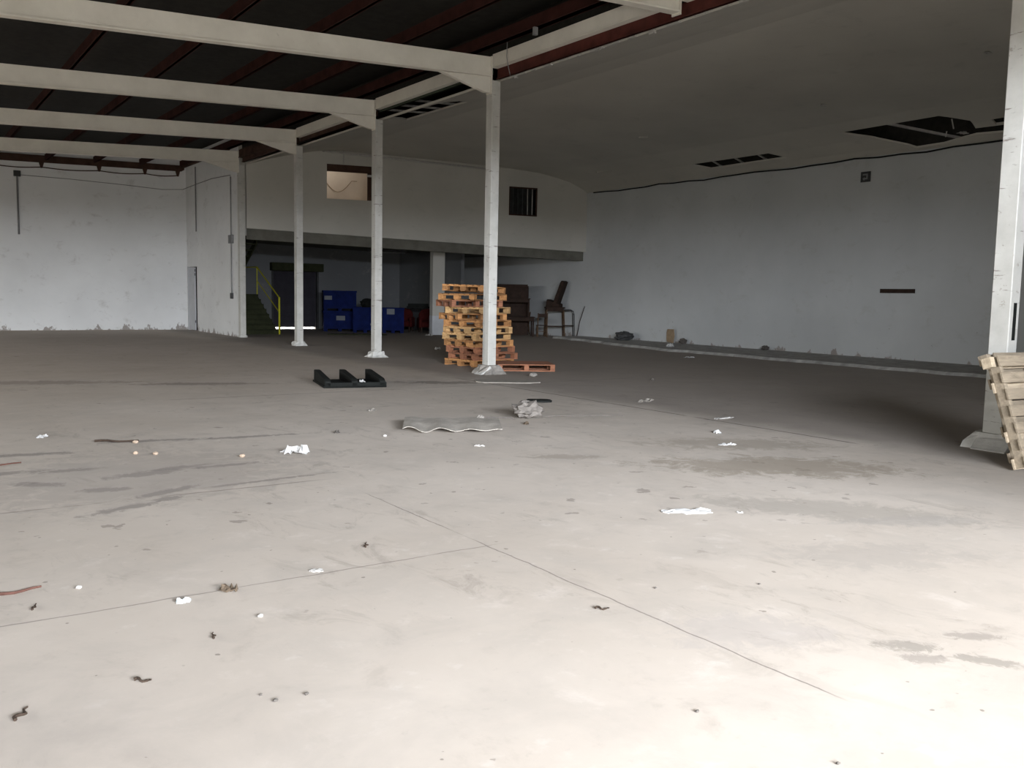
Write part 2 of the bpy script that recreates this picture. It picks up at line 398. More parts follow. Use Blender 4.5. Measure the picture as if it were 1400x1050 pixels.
# --- roof over the left bay (corrugated) and void over the right bay
m = MB(); bm = m.bm; prev = None; n = 420
for j in range(n + 1):
    y = YF - .3 + (YB + .6 - YF) * j / n; dz = .022 * math.sin(y * 2 * math.pi / .3)
    cur = [bm.verts.new((x, y, roof_z(x) + .25 + dz)) for x in (XL - .3, ROW + .02)]
    if prev: bm.faces.new((prev[0], prev[1], cur[1], cur[0]))
    prev = cur
struct(m.build('ceiling_left', 'roof'))
m = MB(); m.box(XL - .4, ROW + .1, YF - .4, YB + .4, 6.72, 6.8); m.box(ROW, XW + .3, YF - .3, YB + .3, 7.5, 7.6); m.box(ROW + .06, ROW + .1, YF, YB, 6.16, 7.5); m.box(XW - .06, XW - .01, YF, 27.0, 5.6, 7.5)  # last box: dark lining over the right wall, added to keep ceiling holes dark
struct(m.build('ceiling_void', 'void'))
# --- suspended plaster ceiling of the right bay: gently coved at both sides, with broken openings
PROF = [(10.05, 5.70), (10.7, 5.93), (11.5, 6.15), (12.3, 6.32), (13, 6.40), (15, 6.36), (18, 6.27), (19.2, 6.21), (20.3, 6.12), (21, 5.98), (21.5, 5.85), (22.0, 5.63), (22.2, 5.5)]
def cz(x):
    for (a, za), (b_, zb) in zip(PROF, PROF[1:]):
        if a <= x <= b_: return za + (zb - za) * (x - a) / (b_ - a)
    return 5.5
m = MB(); ys = [YF + (30.0 - YF) * k / 30 for k in range(31)]
lo = [[m.bm.verts.new((x, y, z)) for y in ys] for x, z in PROF]; up = [[m.bm.verts.new((x, y, z + .05)) for y in ys] for x, z in PROF]
for i in range(len(PROF) - 1):
    for j in range(30):
        m.bm.faces.new((lo[i][j], lo[i][j + 1], lo[i + 1][j + 1], lo[i + 1][j])); m.bm.faces.new((up[i][j], up[i + 1][j], up[i + 1][j + 1], up[i][j + 1]))
for j in range(30):
    for i in (0, -1): m.bm.faces.new((lo[i][j], up[i][j], up[i][j + 1], lo[i][j + 1]))
for i in range(len(PROF) - 1):
    for j in (0, 30): m.bm.faces.new((lo[i][j], lo[i + 1][j], up[i + 1][j], up[i][j]))
ceil = struct(m.build('ceiling', 'ceil', smooth=False))
HOLES = [[(10.35, 19.55), (10.1, 20.3), (11.85, 22.3), (11.95, 19.3), (10.9, 18.6), (10.4, 18.9)],
         [(21.48, 21.2), (21.85, 20.6), (21.82, 17.6), (21.5, 18.05)],
         [(20.92, 15.3), (21.6, 14.5), (22.12, 13.75), (22.1, 13.0), (21.95, 12.1), (22.1, 10.2), (21.75, 10.2), (21.7, 12.0), (21.35, 11.95), (20.85, 12.45)],
         [(18.35, 20.15), (18.47, 20.35), (18.62, 20.1), (18.5, 19.95)],
         [(20.95, 25.3), (21.05, 25.3), (21.1, 24.5), (21.0, 24.5)],
         [(21.45, 11.5), (21.68, 11.5), (21.68, 10.3), (21.4, 10.3)]]
for hpts in HOLES:
    k = MB(); k.prism(hpts, (0, 0, 4.9), (1, 0, 0), (0, 1, 0), (0, 0, 2.2)); ko = k.build('cutter', 'void')
    md = ceil.modifiers.new('b', 'BOOLEAN'); md.operation = 'DIFFERENCE'; md.solver = 'EXACT'; md.object = ko
    dg = bpy.context.evaluated_depsgraph_get(); me = bpy.data.meshes.new_from_object(ceil.evaluated_get(dg))
    ceil.modifiers.clear(); ceil.data = me; bpy.data.objects.remove(ko)
# ragged joists and battens above the openings
def batten(a, b, w, mat, lab, parent=None):
    k = MB(); k.bar((0, 0, 0), V(b) - V(a), w, w * .6)
    return tag(k.build('ceiling_batten', mat, None, a), lab, 'batten', None)
for i, y in enumerate((19.7, 20.4, 21.1)):
    batten((10.1, y - .6, 6.02), (12.3, y + .5, 6.36), .07, 'slab', ['bare batten nearest the camera in the ceiling hole beside the column row', 'middle bare batten in the ceiling hole beside the column row', 'farthest bare batten in the ceiling hole beside the column row'][i])
for i, y in enumerate((18.6, 19.5, 20.4)):
    batten((21.2, y, 6.05), (22.15, y - .1, 5.72), .06, 'slab', ['nearest batten showing in the small slotted ceiling hole', 'middle batten showing in the small slotted ceiling hole', 'farthest batten showing in the small slotted ceiling hole'][i])
batten((20.9, 13.9, 6.06), (22.15, 12.6, 5.66), .09, 'slab', 'long grey batten crossing the large ceiling hole above the right wall')
k = MB(); k.box(-.02, .02, -1.2, 1.2, 0, .5); tag(k.build('ceiling_joist', 'dgrey', None, (21.0, 13.9, 6.1), (0, 0, R(6))), 'pale deep joist visible inside the large ceiling hole', 'joist')
for i, (x, y, l, s, lab) in enumerate([(21.25, 12.35, .22, .5, 'white torn strip hanging at the far edge of the large ceiling hole'), (21.75, 12.75, .14, -.2, 'short white strip dangling in the middle of the large ceiling hole'),
                                  (21.71, 11.3, .30, .05, 'thin vertical strip hanging in the ceiling hole close to the right-hand column')]):
    k = MB(); k.bar((0, 0, 0), (s * l, 0, -l), .03, .008); tag(k.build('torn_strip', 'plaster', None, (x, y, cz(x) + .06)), lab, 'debris')
scrap('plaster_fragment', 'plaster', (21.78, 12.35, cz(21.78) - .03), .3, .22, .07, 5, label='white plaster fragment caught on the edge of the large ceiling hole', category='debris')
scrap('plaster_fragment', 'plaster', (17.24, 9.4, cz(17.24) - .04), .16, .1, .03, 6, label='small white flake peeling from the ceiling above the right-hand column', category='debris')
scrap('plaster_fragment', 'plaster', (18.6, 14.05, cz(18.6) - .04), .22, .1, .03, 8, label='pale flake peeling from the middle of the white ceiling', category='debris')
# dark joint between ceiling and right wall, broken plaster edge at the column line
m = MB(); m.tube([(XW - .03, y, 5.46 + .02 * math.sin(y * 1.7) + .015 * math.sin(y * 4.1)) for y in [YF + k * .7 for k in range(41)]], .022, 6); struct(m.build('trim_2', 'black'))
rr = random.Random(3)
m = MB(); pts = []
yy = 3.0
while yy < 14.9:
    w = rr.uniform(.03, .3); h = rr.choice([.004, .008, .012, .02, .05])
    m.box(10.02, 10.07, yy, yy + w, 5.71 - h, 5.72); yy += w + rr.uniform(.0, .35)
struct(m.build('trim_3', 'plaster'))

# ------------------------------------------------------------------ steel frame
def column(k, label, plinth, wear=True):
    y = Y5 - (5 - k) * BAY
    t = thing('steel_column', label, 'column', (ROW, y, 0), (0, 0, 0), 'white steel columns of the row')
    pz = plinth[0]
    m = MB(); m.box(-.095, .095, -.105, .105, pz - .03, 5.69); s = m.build('shaft', 'col', t, bevel=.008)
    if k == 2: m = MB(); m.box(-.0965, -.0935, .052, .058, pz, 1.5); m.build('weld_seam', 'dgrey', s)
    m = MB(); m.box(-.13, .13, -.14, .14, pz - .035, pz - .012); m.build('base_plate', 'col', t, bevel=.004)
    # flared mortar base
    rnd = random.Random(k * 11); bm = bmesh.new(); rings = []
    for z, g in ((0, 1.0), (pz * .35, .82), (pz * .8, .5), (pz, .42)):
        ring = []
        for q in range(16):
            a = q / 16 * 2 * math.pi; c, s_ = math.cos(a), math.sin(a); e = 1 / max(abs(c), abs(s_)) ** .7
            r_ = (.11 + (plinth[1] - .11) * g) * e * rnd.uniform(.85, 1.15); ring.append(bm.verts.new((c * r_, s_ * r_, z if z == 0 else z + rnd.uniform(-.012, .012))))
        rings.append(ring)
    for i in range(3):
        for q in range(16): bm.faces.new((rings[i][q], rings[i][(q + 1) % 16], rings[i + 1][(q + 1) % 16], rings[i + 1][q]))
    bm.faces.new(rings[0][::-1]); bm.faces.new(rings[-1])
    mm = MB(); mm.bm.free(); mm.bm = bm; mm.build('mortar_base', plinth[2], t)
    return t
column(5, 'farthest white steel column at the end of the white side wall', (.06, .13, 'wconc'))
column(4, 'white steel column in front of the dark shutter door', (.12, .20, 'wconc'))
column(3, 'white steel column in front of the blue crates', (.14, .22, 'wconc'))
c2 = column(2, 'white steel column in front of the tall pallet stack', (.17, .27, 'conc'))
m = MB(); m.prism([(-.33, 0), (-.06, 0), (-.04, .1), (-.10, .17), (-.2, .07)], (0, -.2, 0), (1, 0, 0), (0, 0, 1), (0, .26, 0)); m.build('whitewashed_mortar', 'wconc', c2, bevel=.01)
c0 = column(0, 'nearest white steel column at the right edge behind leaning pallets', (.17, .26, 'wconc'))
m = MB(); m.box(-.03, .035, -.1075, -.1045, 1.18, 1.58); m.build('cable_slot', 'black', c0, label='dark slot opening in the face of the column')
m = MB(); m.prism([(-.34, 0), (-.05, 0), (-.05, .17), (-.2, .13), (-.28, .04)], (0, -.28, 0), (1, 0, 0), (0, 0, 1), (0, .4, 0)); m.build('whitewashed_mortar', 'wconc', c0, bevel=.02)

BL = {1: 'nearest cream roof beam, crossing the top edge by the rust-red steel', 2: 'largest cream roof beam, ending at the column by the pallet stack', 3: 'second cream roof beam, ending at the column before the blue crates',
      4: 'third cream roof beam, ending at the column before the shutter door', 5: 'farthest cream roof beam, ending at the end of the side wall'}
for k in (5, 4, 3, 2, 1):
    y = Y5 - (5 - k) * BAY
    t = thing('roof_beam', BL[k], 'beam', (ROW, y, 5.78), (0, 0, 0), 'cream roof beams of the left bay')
    x0, x1 = XL - ROW, -.10; s = .047
    m = MB(); m.prism([(x0, s * x0), (x1, s * x1), (x1, s * x1 + .36), (x0, s * x0 + .36)], (0, -.055, 0), (1, 0, 0), (0, 0, 1), (0, .11, 0)); m.build('web', 'beam', t, bevel=.004)
    m = MB(); m.prism([(x0, s * x0 - .012), (x1, s * x1 - .012), (x1, s * x1 + .022), (x0, s * x0 + .022)], (0, -.085, 0), (1, 0, 0), (0, 0, 1), (0, .17, 0)); m.build('bottom_flange', 'beam', t, bevel=.004)
    if k > 1: m = MB(); m.prism([(-1.22, s * -1.22 - .02), (x1, -.02), (x1, -.32), (x1 - .12, -.32)], (0, -.05, 0), (1, 0, 0), (0, 0, 1), (0, .10, 0)); m.build('haunch', 'beam', t, bevel=.004)
    m = MB(); m.box(x1 - .012, x1 + .012, -.09, .09, -.34 if k > 1 else -.05, .36); m.build('end_plate', 'beam', t)
# longitudinal beams along the column row, one per bay
LB = ['cream edge beam over the farthest bay of the column row', 'cream edge beam with a vertical crack, over the bay left of the second column', 'cream edge beam between the two middle columns, thin green angle below',
      'cream edge beam running toward the top right of the photo', 'cream edge beam beyond the nearest roof beam at the top edge']
for i, k in enumerate((5, 4, 3, 2, 1)):
    y1 = Y5 - (5 - k) * BAY - .1; y0 = y1 - BAY + .2
    m = MB(); m.box(-.05, .05, 0, y1 - y0, 5.93, 6.17); m.box(-.07, .07, 0, y1 - y0, 5.915, 5.935)
    tag(m.build('edge_beam', 'beam' if i else 'brown', None, (ROW - .05, y0, 0), bevel=.003), LB[i], 'beam', 'edge beams over the column row')
LR = ['dark brown steel angle under the farthest edge beam', 'dark brown steel angle under the cracked edge beam', 'dark green steel angle beside the ceiling hole', 'rust-red steel web below the edge beam right of the pallet column', 'rust-red steel web at the top edge of the photo']
for i, k in enumerate((5, 4, 3, 2, 1)):
    y1 = Y5 - (5 - k) * BAY - .1; y0 = y1 - BAY + .2 - (0 if i < 3 else .2); z0 = (5.78, 5.80, 5.86, 5.72, 5.72)[i]
    m = MB(); m.box(-.02, .02, 0, y1 - y0, z0, 5.93); m.box(-.05, .03, 0, y1 - y0, z0, z0 + .015)
    tag(m.build('lower_edge_steel', ('brown', 'brown', 'green', 'red', 'red')[i], None, (ROW + .04, y0, 0)), LR[i], 'beam', 'lower steels over the column row')
m = MB(); m.tube([(0, 0, .36), (0, .01, .02), (.02, -.02, -.18), (.03, -.06, -.3), (.01, -.1, -.36)], .008, 6)
tag(m.build('loose_cable', 'grey', None, (ROW - .13, 14.5, 6.0)), 'thin loose cable hanging over the edge beam by the pallet column', 'cable')
# purlins
for i, x in enumerate((9.72, 8.2, 6.6, 5.0, 3.35, 1.7)):
    lab = ['rust-red purlin next to the edge beam over the columns', 'second rust-red roof purlin from the column row', 'third rust-red roof purlin from the column row', 'fourth rust-red roof purlin from the column row',
           'fifth rust-red roof purlin from the column row', 'sixth rust-red roof purlin from the column row, at the far left'][i]
    z = roof_z(x) + .02; w = .13 if i == 0 else .05
    m = MB(); m.box(-w / 2, w / 2, 0, YB - YF, 0, .22); m.box(-w / 2 - .02, w / 2 + .02, 0, YB - YF, 0, .015)
    tag(m.build('roof_purlin', 'purl', None, (x, YF, z)), lab, 'purlin', 'red purlins under the left roof')
m = MB(); m.box(-.04, .04, -.03, .03, 0, .14); tag(m.build('junction_box', 'grey', None, (9.62, 13.35, 6.12), bevel=.004), 'small grey box on the purlin above the cream edge beam', 'box')
# dark wall-head rail with loops on the far left wall
t = thing('wall_head_rail', 'dark brown rail with hangers along the top of the far left wall', 'rail', (0, YB - .12, 5.6))
m = MB(); m.prism([(XL, .02 - .05), (9.7, .50), (10.3 - .5, .56), (10.3 - .5, .72), (XL, .3)], (0, 0, 0), (1, 0, 0), (0, 0, 1), (0, .1, 0)); m.build('rail', 'brown', t)
hx = [-.2, 2.0 - .05, 3.9, 4.8 + .15, 6.55, 8.15, 9.55]
hx = [-1.6, .1, 1.8, 3.3, 4.85, 6.75, 8.35, 9.55]
for i, x in enumerate(hx):
    zt = .02 + (x - XL) * .0257 + .1; m = MB(); m.prism([(-.12, zt), (.12, zt), (.03, zt - .33), (-.03, zt - .33)], (x, -.02, 0), (1, 0, 0), (0, 0, 1), (0, .05, 0)); m.build('hanger', 'brown', t)
    if i:
        a = hx[i - 1]; m = MB(); m.tube([(a + (x - a) * q / 10, 0, .02 + (a + (x - a) * q / 10 - XL) * .0257 - .20 - .05 * math.sin(math.pi * q / 10)) for q in range(11)], .02, 6); m.build('hanging_cable', 'brown', t)
# wall under the rail is behind it already; short beam returning along the side wall
m = MB(); m.box(-.05, .05, 0, 5.6, 0, .12); tag(m.build('side_wall_rail', 'brown', None, (9.72, 30.9, 6.22)), 'dark rail at the top of the short side wall', 'rail')

# ------------------------------------------------------------------ openings and wall fittings
# door in the side wall near the corner
m = MB(); m.box(0, .05, 0, .8, .02, 2.42); d = struct(m.build('door_1', 'door', None, (9.86, 35.62, 0), bevel=.004))
m = MB(); m.box(-.02, 0, 0, .06, 0, 2.45); m.build('door_frame', 'door', d, (0, .82, 0))
m = MB(); m.box(.0, .02, -.04, .0, 2.1, 2.2); m.box(.0, .02, -.04, 0, 2.25, 2.35); m.box(.0, .02, -.04, 0, .3, .4); m.build('hinge', 'dgrey', d)
m = MB(); m.box(10.09, 10.12, 35.3, 36.65, 0, 2.6); struct(m.build('door_gap_shade', 'void'))  # dark sheet standing in for the shade in the door gap
# rolling shutter with daylight under it
m = MB()
for k in range(26): m.box(0, 1.9, .0, .03, .075 + k * .095, .075 + k * .095 + .088); m.box(0, 1.9, .012, .03, .075 + k * .095, .075 + (k + 1) * .095)
d2 = struct(m.build('door_2', 'shut', None, (13.35, YB + .12, 0)))
m = MB(); m.box(-.15, 2.1, -.42, -.02, 2.42, 2.75); m.build('shutter_box', 'step', d2, bevel=.01)
m = MB(); m.box(-.08, 0, -.14, -.05, 0, 2.5); m.box(1.9, 1.98, -.14, -.05, 0, 2.5); m.build('guide_rail', 'dgrey', d2)
# lit room behind the first mezzanine window
m = MB(); B = m.box
for bx in ((W1[0] - 1.6, W1[1] + .6, 1.9, 2.0, 4.2, 6.6), (W1[0] - 1.7, W1[0] - 1.6, .16, 2.0, 4.2, 6.6), (W1[1] + .6, W1[1] + .7, .16, 2.0, 4.2, 6.6), (W1[0] - 1.7, W1[1] + .7, .16, 2.0, 4.1, 4.2), (W1[0] - 1.7, W1[1] + .7, .16, 2.0, 6.6, 6.7)): m.box(*bx, FM)
struct(m.build('wall_upstairs_room', 'beige'))
w = MB(); w.box(W1[0], W1[1], .02, .12, W1[3] - .235, W1[3], FM); w1 = struct(w.build('window_1', 'brown'))
w = MB(); w.box(W1[1] - .13, W1[1], .02, .12, W1[2], W1[3] - .235, FM); w.build('window_jamb', 'brown', w1)
w = MB(); w.box(W1[1] - .16, W1[1] - .0, -.02, .05, W1[3] - .36, W1[3] - .29, FM); w.build('window_bracket', 'wconc', w1)
w = MB(); w.tube([fpt(W1[0] + .2 + q * .1, 1.85, 5.62 - .42 * math.sin(math.pi * min(1, q / 10))) for q in range(13)], .012, 6); tag(w.build('sagging_wire', 'tan'), 'thin wire sagging across the lit beige room behind the upper window', 'wire')
# second window: dark with bars
w = MB(); w.box(W2[0] - .3, W2[1] + .3, 1.2, 1.25, 4.2, 5.9, FM); w.box(W2[0] - .35, W2[0] - .3, .16, 1.25, 4.2, 5.9, FM); w.box(W2[1] + .3, W2[1] + .35, .16, 1.25, 4.2, 5.9, FM); w.box(W2[0] - .35, W2[1] + .35, .16, 1.25, 5.9, 5.95, FM); w.box(W2[0] - .35, W2[1] + .35, .16, 1.25, 4.15, 4.2, FM)
struct(w.build('wall_dark_room', 'dgrey'))
w = MB(); a, b_, c_, d_ = W2
w.box(a, b_, .03, .09, d_ - .05, d_, FM); w.box(a, b_, .03, .09, c_, c_ + .05, FM); w.box(a, a + .05, .03, .09, c_, d_, FM); w.box(b_ - .05, b_, .03, .09, c_, d_, FM); w2 = struct(w.build('window_2', 'brown'))
for q in range(1, 6):
    w = MB(); u = a + (b_ - a) * q / 6; w.box(u - .014, u + .014, .05, .075, c_ + .05, d_ - .05, FM); w.build('window_bar', 'slab' if q > 3 else 'dgrey', w2)
# sloping ledge pipe near ceiling over the mezzanine front
w = MB(); w.tube([fpt(fu(12.5), -.12, 6.33), fpt(fu(18.3), -.12, 6.12)], .035, 8); tag(w.build('ceiling_conduit', 'plaster', smooth=True), 'pale conduit just under the ceiling over the mezzanine wall', 'conduit')
w = MB(); w.tube([fpt(fu(13.2), -.05, 5.95), fpt(fu(13.2), -.05, 6.4)], .02, 8); tag(w.build('wall_conduit', 'plaster'), 'short pale conduit above the lit upper window', 'conduit')
# conduits on the left walls
t = thing('wall_conduit', 'grey conduit drop with a square box near the left edge of the photo', 'conduit', (4.08, YB - .03, 3.4))
m = MB(); m.tube([(0, 0, 0), (0, 0, 2.1)], .032, 8); m.build('conduit', 'grey', t); m = MB(); m.box(-.11, .11, -.05, .03, 2.02, 2.22); m.build('junction_box', 'dgrey', t, bevel=.005)
t = thing('wall_conduit', 'thin grey conduit drop beside the corner of the white walls', 'conduit', (9.84, 35.25, 3.75))
m = MB(); m.tube([(0, 0, 0), (0, 0, 2.4)], .022, 8); m.build('conduit', 'grey', t)
t = thing('wall_conduit', 'grey conduit with double switch box on the short side wall', 'conduit', (9.84, 31.08, 1.44))
m = MB(); m.tube([(0, 0, 0), (0, 0, 3.95)], .02, 8); m.build('conduit', 'grey', t)
m = MB(); m.box(-.05, .04, -.16, -.02, 1.72, 2.0); m.build('switch_box', 'grey', t, bevel=.005); m = MB(); m.box(-.05, .04, .03, .18, 1.72, 2.0); m.build('switch_box', 'grey', t, bevel=.005)
m = MB(); m.box(-.04, .04, -.07, .07, -.16, .04); m.build('socket', 'dgrey', t, bevel=.01)
m = MB(); m.tube([(4.1, YB - .03, 5.48), (5.8, YB - .03, 5.47), (7.6, YB - .03, 5.42), (9.0, YB - .03, 5.36), (9.75, YB - .06, 5.42), (9.85, 35.2, 5.5), (9.84, 33.2, 5.52), (9.84, 31.1, 5.44)], .012, 6)
tag(m.build('wall_cable', 'grey'), 'thin cable running round the corner of the white left walls', 'cable')
# sign and plank on the right wall
t = thing('wall_sign', 'small dark square sign with a pale arrow mark high on the right wall', 'sign', (XW - .02, 15.24, 4.97))
m = MB(); m.box(-.01, .01, -.15, .15, -.14, .14); m.build('panel', 'dgrey', t, bevel=.004)
m = MB(); m.prism([(-.08, .08), (-.08, .04), (.03, .04), (.03, -.03), (-.03, -.03), (-.03, .0), (-.09, -.05), (-.03, -.10), (-.03, -.07), (.07, -.07), (.07, .08)], (-.012, 0, 0), (0, -1, 0), (0, 0, 1), (-.003, 0, 0)); m.build('arrow_mark', 'grey', t)
m = MB(); m.box(-.02, .02, -.5, .5, -.055, .055); tag(m.build('wall_plank', 'dwood', None, (XW - .02, 14.1, 1.88), bevel=.004), 'short brown plank fixed to the right wall', 'plank')
# raised kerb slab along the right wall
m = MB(); bm = m.bm; n = 40; rr = random.Random(9); prev = None
for j in range(n + 1):
    y = 7.5 + (27.3 - 7.5) * j / n; xe = 19.35 + rr.uniform(-.12, .12) + max(0, (y - 20)) * .22; q = [bm.verts.new((xe - .1, y, 0)), bm.verts.new((xe, y, .07)), bm.verts.new((XW, y, .07)), bm.verts.new((XW, y, 0))]
    if prev:
        for i in range(4): bm.faces.new((prev[i], prev[(i + 1) % 4], q[(i + 1) % 4], q[i]))
    else: bm.faces.new(q)
    prev = q
bm.faces.new(prev[::-1])
struct(m.build('trim_5', 'slab'))
# pillar under the mezzanine
t = thing('concrete_pillar', 'square white pillar under the mezzanine, left of the pallet stack', 'pillar', (17.7, 30.7, 0), (0, 0, R(-13)))
m = MB(); m.box(-.24, .24, -.2, .2, 0, 3.5); m.build('shaft', 'mezz', t, bevel=.01); m = MB(); m.box(-.245, .245, -.205, .205, .0, .75); m.build('painted_base', 'door', t, bevel=.01)
m = MB(); m.box(19.2, 19.35, 31.4, YB, 0, 3.4); m.box(17.9, 19.35, 31.25, 31.4, 0, 3.4) if False else None
struct(m.build('wall_partition', 'rear'))
t = thing('strip_light', 'dark dead strip light under the mezzanine ceiling', 'light', (16.7, 33.0, 3.22), (0, 0, R(-13)))
m = MB(); m.box(-.8, .8, -.06, .06, 0, .08); m.build('housing', 'dgrey', t, bevel=.01); m = MB(); m.tube([(-.75, 0, -.03), (.75, 0, -.03)], .02, 8); m.build('tube', 'grey', t)
for s_ in (-1, 1):
    m = MB(); m.tube([(s_ * .6, 0, .08), (s_ * .6, 0, .24)], .01, 6); m.build('hanger', 'dgrey', t)

# ------------------------------------------------------------------ staircase
t = thing('staircase', 'dark staircase with yellow handrail behind the farthest column', 'staircase', (10.1, 32.2, 0))
for k in range(8):
    m = MB(); m.box(0, 1.78, k * .3, k * .3 + .34, k * .18 + .14, k * .18 + .18); m.box(0, 1.78, k * .3, k * .3 + .02, k * .18, k * .18 + .15); m.build('step', 'step', t)
m = MB(); m.prism([(0, 0), (2.4, 1.44), (4.4, 1.44), (4.4, 1.25), (2.5, 1.25), (.35, 0)], (1.78, 0, 0), (0, 1, 0), (0, 0, 1), (.04, 0, 0)); m.build('stringer', 'step', t)
m = MB(); m.box(0, 1.82, 2.4, 4.4, 1.3, 1.44); m.build('landing', 'step', t)
m = MB(); m.prism([(2.9, 1.44), (-.6, 3.45), (-.6, 3.2), (2.6, 1.3)], (.78, 0, 0), (0, 1, 0), (0, 0, 1), (.05, 0, 0)); m.build('upper_stringer', 'step', t)
for k in range(9):
    y = 2.6 - k * .36; m = MB(); m.box(.0, .78, y - .3, y, 1.58 + k * .2, 1.62 + k * .2); m.build('upper_step', 'step', t)
h = MB(); h.tube([(1.84, .02, 0), (1.84, .02, 1.35)], .035, 8); h.build('rail_post', 'yellow', t)
h = MB(); h.tube([(1.84, 2.4, 1.4), (1.84, 2.4, 2.5)], .022, 8); h.build('rail_post', 'yellow', t)
h = MB(); h.tube([(1.84, .02, 1.33), (1.84, 2.4, 2.48), (1.84, 4.3, 2.5)], .024, 8); h.build('handrail', 'yellow', t)
h = MB(); h.tube([(1.84, .02, .8), (1.84, 2.4, 1.95)], .016, 8); h.build('mid_rail', 'yellow', t)

# ------------------------------------------------------------------ pallets
def pallet(name, label, mat, loc, rot, group=None, W=1.2, D=1.0, nb=7, bw=.1, cat='pallet'):
    t = thing(name, label, cat, loc, rot, group)
    gap = (D - nb * bw) / (nb - 1)
    m = MB()
    for k in range(nb): m.box(-W / 2, W / 2, -D / 2 + k * (bw + gap), -D / 2 + k * (bw + gap) + bw, .122, .144)
    m.build('top_deck', mat, t, bevel=.002)
    for x in (-W / 2 + .05, 0, W / 2 - .05):
        m = MB(); m.box(x - .05, x + .05, -D / 2, D / 2, .1, .122); m.build('cross_board', mat, t)
        for y in (-D / 2 + .07, 0, D / 2 - .07):
            m = MB(); m.box(x - .05, x + .05, y - .07, y + .07, .022, .1); m.build('block', mat, t, bevel=.003)
    for y in (-D / 2 + .05, 0, D / 2 - .05):
        m = MB(); m.box(-W / 2, W / 2, y - .05, y + .05, 0, .022); m.build('bottom_board', mat, t)
    return t
G = 'wooden pallets of the tall stack'
pallet('wooden_pallet', 'red-brown wooden pallet lying flat on the floor in front of the tall stack', 'w2', (11.2, 15.72, 0), (0, 0, R(-28)), None, W=1.2, D=1.0, nb=9, bw=.107)
prot = {k: None for k in ('w1', 'w2', 'w4')}
names = ['bottom', 'second', 'third', 'fourth', 'fifth', 'sixth', 'seventh', 'eighth', 'ninth', 'tenth', 'eleventh', 'twelfth']
seq = ['w1', 'w2', 'w2', 'w1', 'w4', 'w4', 'w1', 'w1', 'w4', 'w2', 'w1', 'w1']
cw = {'w1': 'orange-brown', 'w2': 'red-brown', 'w4': 'pale yellow'}
rr = random.Random(21)
jit = [(0, 0, 9, 0, 0), (.06, -.05, 5, 0, 0), (.04, .02, 13, 0, 0), (-.03, .0, 3, 0, 0), (-.05, .05, 17, 0, 0), (-.06, .0, 1, 0, 0), (-.04, .03, 21, 0, 0), (-.16, .06, -6, .0, 0), (-.05, .0, 28, 0, 0), (-.26, .06, -10, 0, 0), (-.20, 0, 20, 0, 0), (-.14, .04, 33, 1.2, 1.8)]
for i, (s, j) in enumerate(zip(seq, jit)):
    lab = '%s wooden pallet, %s of the tall stack behind the column' % (cw[s], 'topmost' if i == 11 else names[i] + (' from the floor' if i else ' one'))
    loc = (11.0 + j[0], 17.15 + j[1], i * .1445 + (.03 if i == 11 else 0)); rot = (R(j[3]), R(j[4]), R(j[2]))
    if prot[s] is None: prot[s] = pallet('wooden_pallet', lab, s, loc, rot, G)
    else: dup(prot[s], lab, loc, rot, G)
# two pallets leaning against the nearest column
def stringer_pallet(label, loc, rot, group):
    t = thing('wooden_pallet', label, 'pallet', loc, rot, group); W, H = 1.2, 1.08
    m = MB()
    for k in range(7):
        y = -H / 2 + k * (H - .105) / 6; m.box(-W / 2 - (.012 if k % 2 else 0), W / 2, y, y + .105, .122, .144)
    m.build('front_slats', 'w3', t, bevel=.002)
    for x in (-W / 2 + .02, -.02, W / 2 - .06):
        m = MB(); m.box(x, x + .045, -H / 2 + .005, H / 2 - .005, .022, .122); m.build('stringer', 'w3', t, bevel=.003)
    m = MB()
    for y in (-H / 2, -.28, .2, H / 2 - .1): m.box(-W / 2 - (.06 if y > .4 else 0), W / 2, y, y + .1, 0, .022)
    m.box(-W / 2 - .06, -W / 2 + .0, H / 2 - .1, H / 2, .022, .10)
    m.build('rear_slats', 'w3', t, bevel=.002)
    return t
stringer_pallet('weathered pallet leaning on edge at the right side, nearest the camera', (9.30, 4.33, .52), (R(70), 0, R(-7)), 'pallets leaning on the near column')
stringer_pallet('second weathered pallet leaning behind the first against the near column', (9.56, 4.50, .53), (R(70), 0, R(-7)), 'pallets leaning on the near column')

# ------------------------------------------------------------------ things on the floor
# black plastic pallet lying upside down, three runners up
t = thing('plastic_pallet', 'black plastic pallet lying upside down in the middle of the floor', 'pallet', (6.5, 14.25, 0), (0, 0, R(-14)))
m = MB(); m.box(-.52, .52, -.6, .6, 0, .035)
m.build('deck', 'black', t, bevel=.006)
m = MB(); m.box(-.5, .52, -.6, -.55, .0, .09); m.build('deck_rim', 'black', t, bevel=.01)
for i, x in enumerate((-.5, -.06, .40)):
    m = MB(); m.prism([(-.6, .03), (.6, .03), (.6, .21), (.45, .21), (-.5, .15), (-.6, .11)], (x, 0, 0), (0, 1, 0), (0, 0, 1), (.10, 0, 0)); m.build('runner', 'black', t, bevel=.008)
scrap('white_scrap', 'paper', (6.477, 13.66, .092), .09, .07, .04, 77, label='tiny white paper scrap lying on the black plastic pallet', category='litter')
